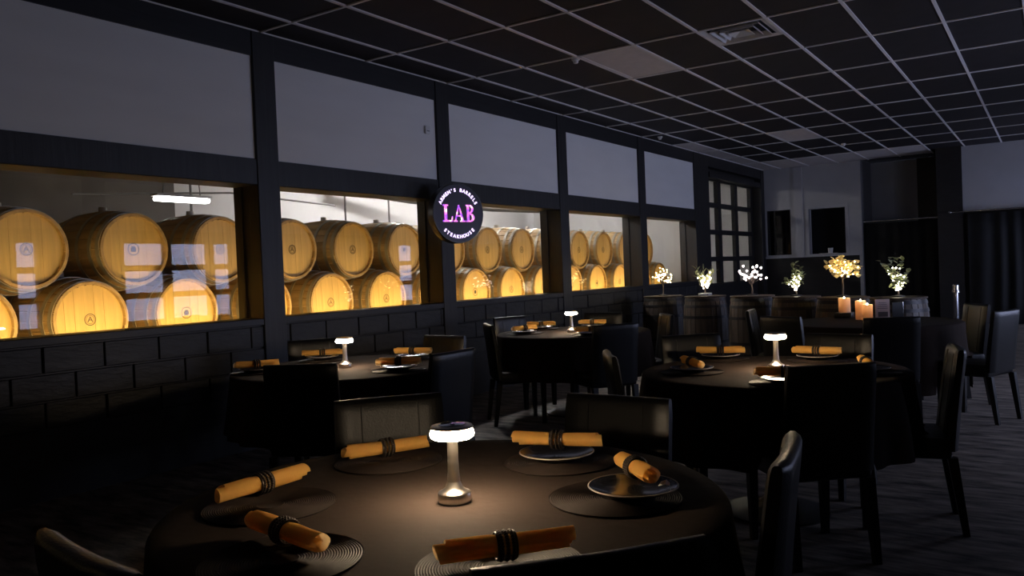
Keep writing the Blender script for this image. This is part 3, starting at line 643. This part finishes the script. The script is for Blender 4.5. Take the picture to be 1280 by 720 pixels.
# ------------------------------------------------------------------ place settings
PM = lathe_me('placemat', [(0, 0.0), (0.163, 0.0), (0.166, 0.002)] + [(0.166 - 0.0055 * k * 0.5, 0.0045 - (0.0016 if k % 2 else 0)) for k in range(0, 50)] + [(0, 0.004)], 48, 60)
PLb = lathe_me('plate_body', [(0, 0.004), (0.055, 0.0), (0.062, 0.0), (0.066, 0.005), (0.092, 0.012), (0.110, 0.0215), (0.1115, 0.0235), (0.108, 0.0235), (0.088, 0.0155), (0.062, 0.0095), (0, 0.008)], 48, 50)
PLr = lathe_me('plate_rim', [(0.1075, 0.0233), (0.1115, 0.0215), (0.1135, 0.0228), (0.113, 0.0246), (0.110, 0.0250)], 48, 60)
def napkin_meshes(seed):
    rnd = random.Random(seed); bm = bmesh.new(); Ln = 0.262; nseg = 16; npf = 44; rings = []
    for s in range(nseg + 1):
        u = s / nseg; x = -Ln / 2 + Ln * u
        pinch = 1 - 0.14 * math.exp(-((u - 0.5) / 0.07) ** 2) + 0.05 * math.sin(3 * u + seed)
        ring = []
        for k in range(npf):
            q_ = k / (npf - 1); an = q_ * 2.35 * 2 * PI + 0.6 + 0.25 * u
            rr = (0.0068 + 0.0185 * q_ ** 0.75) * pinch + 0.0008 * math.sin(5 * an + 7 * u)
            xe = x + (0.012 * math.sin(an * 0.5 + seed) * (abs(u - 0.5) * 2) ** 4)
            ring.append(bm.verts.new((xe, rr * math.cos(an), rr * math.sin(an) * 0.94)))
        rings.append(ring)
    for a, b in zip(rings, rings[1:]):
        for k in range(npf - 1): bm.faces.new((a[k], b[k], b[k + 1], a[k + 1]))
    cloth = smooth(mesh_from(bm, 'cloth'))
    bm = bmesh.new(); n = 26
    for i in range(n):
        a = 2 * PI * i / n
        for xx in (-0.012, 0.0, 0.012): ball_bm(bm, Vector((xx, 0.0275 * math.cos(a + xx * 20), 0.0265 * math.sin(a + xx * 20))), 0.0048, 1)
    for xx in (-0.018, 0.018):
        tube_bm(bm, [(xx, 0.0268 * math.cos(2 * PI * i / 24), 0.0258 * math.sin(2 * PI * i / 24)) for i in range(25)], 0.0028, 6, False)
    return cloth, smooth(mesh_from(bm, 'ring'), 60)
NK = [napkin_meshes(s) for s in range(4)]
def placemat(x, y, label): tag(link('placemat', PM, M['placemat'], None, (x, y, ZT + 0.0005)), label, 'placemat', 'round woven placemats')
def plate(x, y, z, label):
    t = empty('plate', (x, y, z)); tag(t, label, 'plate', 'black rimmed plates')
    link('dish', PLb, M['plate'], t); link('rim', PLr, M['plate_rim'], t)
cnt = [0]
def napkin(x, y, z, ang, label, tilt=0.0):
    c_, r_ = NK[cnt[0] % 4]; cnt[0] += 1
    t = empty('napkin_roll', (x, y, z + 0.0315), rot=(0, -math.radians(tilt), math.radians(ang))); tag(t, label, 'napkin', 'gold napkin rolls')
    link('cloth', c_, M['napkin'], t); link('ring', r_, M['ring'], t)
ZM = ZT + 0.005; ZP = ZM + 0.0085; RIM = ZM + 0.0185
placemat(3.66, 1.36, 'round woven placemat with one shiny streak, no plate, on ' + N1); napkin(3.565, 1.415, ZM, 88, 'gold napkin roll with open near end on the shiny placemat')
placemat(4.01, 1.10, 'round ridged placemat without plate, drawn up to a chair, ' + N1); napkin(3.95, 1.16, ZM, -10, 'gold napkin roll with frayed end on the ridged placemat')
placemat(3.61, 1.86, 'round dark placemat before the seamed lamplit chair back'); napkin(3.575, 1.89, ZM, 61, 'gold napkin roll before the seamed lamplit chair back')
placemat(4.10, 2.07, 'round placemat under the plate before the plain chair back, ' + N1); plate(4.08, 2.09, ZM, 'black rimmed plate under a napkin roll lying across it, ' + N1); napkin(4.06, 2.13, RIM, 16, 'gold napkin roll lying across a rimmed plate, before a plain chair back')
placemat(4.42, 1.80, 'round placemat under the plate nearest the side on chair, ' + N1); plate(4.45, 1.84, ZM, 'wide black rimmed plate holding a paper scrap, ' + N1); napkin(4.43, 1.90, ZM + 0.0205, -48, 'gold napkin roll sloping into a rimmed plate, end open', 4)
placemat(4.43, 1.28, 'round ridged placemat partly hidden by a chair back, ' + N1); napkin(4.43, 1.30, ZM, 48, 'gold napkin roll half hidden by a chair back, ' + N1)
bm = bmesh.new()
for p in ([(0, 0, 0), (0.018, 0.004, 0.006), (0.016, 0.016, 0.014), (0.002, 0.014, 0.008)], [(0.018, 0.004, 0.006), (0.026, 0.012, 0.002), (0.022, 0.022, 0.006), (0.016, 0.016, 0.014)]): bm.faces.new([bm.verts.new(v_) for v_ in p])
so = link('paper_scrap', mesh_from(bm, 'paper_scrap'), M['white_plastic'], None, (4.505, 1.87, ZP + 0.010)); sm = so.modifiers.new('thickness', 'SOLIDIFY'); sm.thickness = 0.001
tag(so, 'small crumpled white paper scrap on a plate rim', 'paper')
def setting(x, y, ang, nm, what, pl_=True):
    placemat(x, y, 'round woven placemat on %s, %s' % (nm, what))
    if pl_: plate(x, y, ZM, 'black rimmed plate on %s, %s' % (nm, what))
    napkin(x, y, RIM if pl_ else ZM, ang, 'gold napkin roll on %s, %s' % (nm, what))
setting(1.10, 3.38, 60, N2, 'at the empty place by the wall')
setting(0.98, 4.05, 45, N2, 'before the lamplit chair back')
setting(1.98, 3.74, 28, N2, 'towards the open floor')
setting(1.61, 4.30, 15, N2, 'at the side of the round sign')
setting(1.26, 6.28, 70, N3, 'beside the chair with clear legs')
setting(1.12, 6.80, 30, N3, 'towards the block wall')
setting(1.56, 7.05, 10, N3, 'beyond the lamp')
setting(1.98, 6.22, 40, N3, 'half hidden behind a chair')
setting(3.72, 4.12, -50, N4, 'at the pale edged chair')
setting(3.66, 4.74, 18, N4, 'towards the dark barrels')
setting(4.20, 4.82, -8, N4, 'before the chair facing out')
setting(4.55, 4.33, -70, N4, 'at the side on chair')
setting(4.28, 3.86, 20, N4, 'mostly hidden by a chair')

# ------------------------------------------------------------------ candle table things
def candle(x, y, r, h, label, z=ZT + 0.001):
    t = empty('pillar_candle', (x, y, z)); tag(t, label, 'candle', 'lit pillar candles')
    link('wax', lathe_me('wax', [(0, 0), (r, 0), (r, h - 0.004), (r - 0.003, h), (r - 0.007, h - 0.002), (r - 0.008, h - 0.02), (r - 0.012, 0.012), (0, 0.012)], 28), M['wax'], t)
    fl_ = link('flame', lathe_me('flame', [(0, h - 0.035), (0.006, h - 0.028), (0.009, h - 0.016), (0.006, h + 0.002), (0, h + 0.014)], 12), M['flame'], t)
    link('wick', lathe_me('wick', [(0.0015, 0.012), (0.0015, h - 0.032), (0, h - 0.032)], 6), M['emblem'], t)
rz = box('candle_riser', (3.545, 8.30, ZT), (3.705, 8.46, ZT + 0.05), M['black_plastic'], None, 0.004); tag(rz, 'low black block under one candle on the candle table', 'riser')
candle(3.66 - 0.03, 8.38, 0.055, 0.14, 'lit pillar candle standing apart on a low black block', ZT + 0.051)
candle(3.83, 8.10, 0.048, 0.175, 'taller lit pillar candle of the touching pair')
candle(3.905, 8.00, 0.046, 0.145, 'shorter lit pillar candle of the touching pair')
cd = empty('menu_card', (4.03, 8.02, ZT + 0.001), math.radians(25)); tag(cd, 'small upright pinkish card beside the candles', 'card')
box('paper', (-0.062, -0.003, 0.0), (0.062, 0.003, 0.19), M['card'], cd); box('print', (-0.04, -0.0045, 0.03), (0.045, -0.003, 0.075), M['card_print'], cd)
for k in range(4): box('print', (-0.045 + 0.004 * k, -0.0042, 0.105 + 0.017 * k), (0.045 - 0.004 * k, -0.003, 0.109 + 0.017 * k), M['card_print'], cd)
fr = empty('card_holder', (4.16, 8.0, ZT + 0.001), math.radians(35)); tag(fr, 'black upright card holder with a bright edge beside the pinkish card', 'card holder')
box('panel', (-0.05, -0.004, 0), (0.045, 0.004, 0.16), M['black_plastic'], fr); box('edge', (0.045, -0.006, 0), (0.052, 0.006, 0.16), M['chrome'], fr); box('foot', (-0.05, -0.03, 0), (0.05, 0.03, 0.006), M['black_plastic'], fr)

# ------------------------------------------------------------------ upright dark barrels with lit trees
DB = barrel_meshes(0.88, 0.315, 0.272, 26, 'dark_')
spots = [(0.53, 11.2), (1.27, 10.94), (2.0, 10.72), (2.69, 10.25), (3.31, 9.88), (3.93, 9.62)]
names = ['the warm bare twig tree', 'the leafy fern like light tree', 'the pinkish blossom light tree', 'the round leaved sprig with a pointed top', 'the cream petal light tree', 'the wide green round leaved light tree']
for (x, y), nm in zip(spots, names):
    t = empty('whisky_barrel', (x, y, 0.44)); tag(t, 'dark upright barrel carrying ' + nm, 'barrel', 'dark upright barrels')
    link('staves', DB['staves'], M['dark_stave'], t)
    for h in DB['hoops']: link('hoop', h, M['dark_hoop'], t)
    for hb in DB['boards']: link('head_board', hb, M['dark_stave'], t, (0, 0, 0.44 - 0.045), (0, 0, 0.5))
    link('top_lid', lathe_me('top_lid', [(0, 0.437), (0.285, 0.437), (0.288, 0.441), (0.288, 0.452), (0.284, 0.456), (0, 0.456)], 40), M['dark_stave'], t)
ZB = 0.897
def leaf_bm(bm, p, d, up, L, wd, n=4):
    d = d.normalized(); s = d.cross(up)
    if s.length < 1e-3: s = d.orthogonal()
    s.normalize(); u = s.cross(d); prev = None; rows_ = []
    for i in range(n + 1):
        t = i / n; ww = wd * math.sin(PI * (0.06 + 0.90 * t)) ** 0.8; c = p + d * L * t + u * (-0.25 * L * t * t)
        rows_.append((bm.verts.new(c - s * ww + u * 0.15 * ww), bm.verts.new(c - u * 0.1 * ww), bm.verts.new(c + s * ww + u * 0.15 * ww)))
    for a, b in zip(rows_, rows_[1:]): bm.faces.new((a[0], a[1], b[1], b[0])); bm.faces.new((a[1], a[2], b[2], b[1]))
def light_tree(x, y, kind, label, seed):
    rnd = random.Random(seed); t = empty('light_tree', (x, y, ZB)); tag(t, label, 'light tree', 'small lit trees on the dark barrels')
    P = dict(twig=(0.15, 0.40, 0.17, 'bulb_warm'), fern=(0.06, 0.40, 0.18, 'bulb_white'), blossom=(0.12, 0.44, 0.20, 'bulb_pink'), sprig=(0.04, 0.42, 0.17, 'bulb_white'), petal=(0.19, 0.48, 0.20, 'bulb_warm'), wide=(0.05, 0.42, 0.21, 'bulb_white'))[kind]
    z0, zt, spread, bmn = P
    if kind in ('fern',): box('pot', (-0.075, -0.075, 0), (0.075, 0.075, 0.035), M['trim_grey'], t, 0.006)
    else: link('foot', lathe_me('foot', [(0, 0), (0.07, 0), (0.07, 0.012), (0.02, 0.02), (0, 0.02)], 20), M['black_plastic'], t)
    bm = bmesh.new(); tube_bm(bm, [(0, 0, 0.01), (0.006, 0.004, z0 * 0.6), (0, 0, z0 + 0.04)], [0.012, 0.010, 0.008], 7); link('trunk', smooth(mesh_from(bm, 'trunk'), 60), M['bark'], t)
    bb = bmesh.new(); lb = bmesh.new(); br = bmesh.new(); nb = dict(twig=16, fern=22, blossom=15, sprig=14, petal=16, wide=16)[kind]
    for i in range(nb):
        a = 2.4 * i + rnd.uniform(-0.3, 0.3); el = rnd.uniform(0.08, 1.0); hh = z0 + (zt - z0) * (0.15 + 0.85 * el); rr = spread * math.sqrt(max(0.05, 1 - (2 * el - 0.75) ** 2 * 0.75)) * rnd.uniform(0.75, 1.05)
        if kind == 'sprig': rr = spread * (1.1 - el) * rnd.uniform(0.8, 1.1)
        if kind in ('fern', 'wide'): rr = spread * (0.35 + 0.65 * el) * rnd.uniform(0.6, 1.05)
        tip = Vector((rr * math.cos(a), rr * math.sin(a), hh)); s0 = Vector((0, 0, z0 + 0.35 * (hh - z0) * rnd.uniform(0, 0.6)))
        mid = (tip + s0) / 2 + Vector((0, 0, 0.03)); pts = [s0, mid, tip]
        tube_bm(br, pts, [0.004, 0.003, 0.0015], 4)
        def at(u): return s0.lerp(mid, u * 2) if u < 0.5 else mid.lerp(tip, u * 2 - 1)
        if kind == 'twig':
            for u in (0.55, 0.8, 1.0): ball_bm(bb, at(u) + Vector((rnd.uniform(-.02, .02), rnd.uniform(-.02, .02), rnd.uniform(-.02, .02))), 0.0085)
            for u in (0.6, 0.9): leaf_bm(lb, at(u), Vector((rnd.uniform(-1, 1), rnd.uniform(-1, 1), rnd.uniform(0, 1))), Vector((0, 0, 1)), 0.035, 0.009, 3)
        elif kind == 'blossom':
            for u in (0.6, 1.0): ball_bm(bb, at(u) + Vector((rnd.uniform(-.02, .02), rnd.uniform(-.02, .02), 0)), 0.0135, 2)
        elif kind == 'fern':
            for u in (0.25, 0.45, 0.65): ball_bm(bb, at(u) + Vector((rnd.uniform(-.02, .02), rnd.uniform(-.02, .02), 0)), 0.0085)
            for k in range(5):
                u = 0.35 + 0.16 * k; dd = (tip - s0).normalized() + Vector((rnd.uniform(-1, 1), rnd.uniform(-1, 1), rnd.uniform(-.4, .6))) * 0.9; leaf_bm(lb, at(min(u, 1)), dd, Vector((0, 0, 1)), 0.085, 0.011, 4)
        elif kind in ('sprig', 'wide'):
            for u in (0.12, 0.35, 0.6): ball_bm(bb, at(u) * 1.0 + Vector((rnd.uniform(-.015, .015), rnd.uniform(-.015, .015), 0)), 0.0085)
            for k in range(8):
                u = 0.25 + 0.11 * k; dd = Vector((rnd.uniform(-1, 1), rnd.uniform(-1, 1), rnd.uniform(-.7, .8))) + (tip - s0).normalized() * 0.6; leaf_bm(lb, at(min(u, 1)), dd, Vector((0, 0, 1)), 0.055, 0.027, 4)
        else:
            for u in (0.3, 0.6, 0.85): ball_bm(bb, at(u) + Vector((rnd.uniform(-.02, .02), rnd.uniform(-.02, .02), 0)), 0.0085)
            for k in range(9):
                u = 0.5 + 0.06 * k; dd = Vector((rnd.uniform(-1, 1), rnd.uniform(-1, 1), rnd.uniform(-.5, .8))); leaf_bm(lb, at(min(u, 1)), dd, Vector((0, 0, 1)), 0.062, 0.034, 4)
    link('branches', mesh_from(br, 'branches'), M['bark'], t)['kind'] = 'stuff'
    if len(lb.verts): link('leaves', smooth(mesh_from(lb, 'leaves')), M[dict(twig='fern', fern='fern', petal='petal').get(kind, 'leaf')], t)['kind'] = 'stuff'
    else: lb.free()
    link('bulbs', mesh_from(bb, 'bulbs'), M[bmn], t)['kind'] = 'stuff'
for (x, y), kd, lb_, sd in zip(spots, ('twig', 'fern', 'blossom', 'sprig', 'petal', 'wide'),
    ('bare twig tree hung with warm yellow bulbs', 'leafy fern like plant with white bulbs in a square pot', 'small blossom tree with pinkish white ball bulbs', 'round leaved sprig with pointed top and white bulbs', 'taller tree of large cream petals glowing warm', 'wide green round leaved plant with white bulbs up its middle'), (11, 12, 13, 14, 15, 16)):
    light_tree(x, y, kd, lb_, sd)

# ------------------------------------------------------------------ far end things
def curtain(x0, x1, y, z0, z1, label, seed, pleat=9.0):
    rnd = random.Random(seed); n = int((x1 - x0) * 60); bm = bmesh.new(); rows_ = []
    for j in range(6):
        z = z0 + (z1 - z0) * j / 5; rows_.append([bm.verts.new((x0 + (x1 - x0) * i / n, y + (0.035 - 0.02 * j / 5) * math.sin(2 * PI * pleat * (x1 - x0) * i / n / 2 + 1.1 * math.sin(i * 0.11 + seed) + 0.3 * math.sin(j + i * 0.05)), z)) for i in range(n + 1)])
    for a, b in zip(rows_, rows_[1:]):
        for i in range(n): bm.faces.new((a[i], a[i + 1], b[i + 1], b[i]))
    o = link('curtain', smooth(mesh_from(bm, 'curtain')), M['curtain']); md = o.modifiers.new('thickness', 'SOLIDIFY'); md.thickness = 0.004
    return tag(o, label, 'curtain')
def rod(x0, x1, y, z, label, r=0.016):
    t = empty('curtain_rod', ((x0 + x1) / 2, y, z)); tag(t, label, 'curtain rod')
    bm = bmesh.new(); tube_bm(bm, [((x0 - x1) / 2, 0, 0), ((x1 - x0) / 2, 0, 0)], r, 10); link('tube', smooth(mesh_from(bm, 'tube'), 60), M['chrome'], t)
    for s in (-1, 1): bm = bmesh.new(); ball_bm(bm, Vector((s * (x1 - x0) / 2, 0, 0)), r * 1.9, 2); link('finial', smooth(mesh_from(bm, 'finial')), M['chrome'], t)
curtain(2.05, 3.48, YF + 0.12, 0.01, 2.045, 'black pleated curtain closing the alcove next to the serving hatch', 1); rod(2.04, 3.48, YF + 0.12, 2.09, 'pale rod across the alcove over the black curtain', 0.02)
curtain(4.0, 7.2, 17.5, 0.01, 2.085, 'wide black pleated curtain under the pale far wall panel', 2, 7); rod(3.72, 7.25, 17.48, 2.13, 'long thin rod under the pale far wall panel')
cup = empty('cup', (1.36, YF + 0.10, 1.468)); tag(cup, 'small pale cup on the serving hatch ledge', 'cup')
link('wall', lathe_me('wall', [(0, 0.0), (0.045, 0.0), (0.055, 0.11), (0.05, 0.11), (0.042, 0.008), (0, 0.008)], 24), M['white_plastic'], cup)
tr = link('tray', lathe_me('tray', [(0, 0), (0.13, 0), (0.17, 0.008), (0.165, 0.01), (0.13, 0.004), (0, 0.004)], 32), M['white_plastic'], None, (1.32, YF + 0.10, 1.461)); tr.scale = (1.2, 0.5, 1); tag(tr, 'flat pale oval tray under the cup in the serving hatch', 'tray')
sb = empty('stanchion', (4.42, 10.3, 0)); tag(sb, 'chrome stanchion post beyond the candle table chairs', 'post')
link('pole', lathe_me('pole', [(0, 0.03), (0.028, 0.03), (0.028, 0.93), (0, 0.93)], 20), M['chrome'], sb)
link('top_cap', lathe_me('top_cap', [(0.028, 0.90), (0.042, 0.905), (0.042, 0.925), (0.034, 0.93), (0.034, 0.985), (0.02, 1.0), (0, 1.0)], 20), M['chrome'], sb)
link('base', lathe_me('base', [(0, 0), (0.16, 0), (0.16, 0.012), (0.05, 0.032), (0, 0.032)], 28), M['chrome'], sb)
sn = empty('wall_sensor', (0.0, 6.52, 2.83)); tag(sn, 'tiny white sensor box on the pale panel before the sign post', 'sensor')
box('case', (-0.003, -0.035, -0.04), (0.022, 0.035, 0.04), M['white_plastic'], sn, 0.006); box('slot', (0.022, -0.02, -0.015), (0.024, 0.02, -0.008), M['black_plastic'], sn)
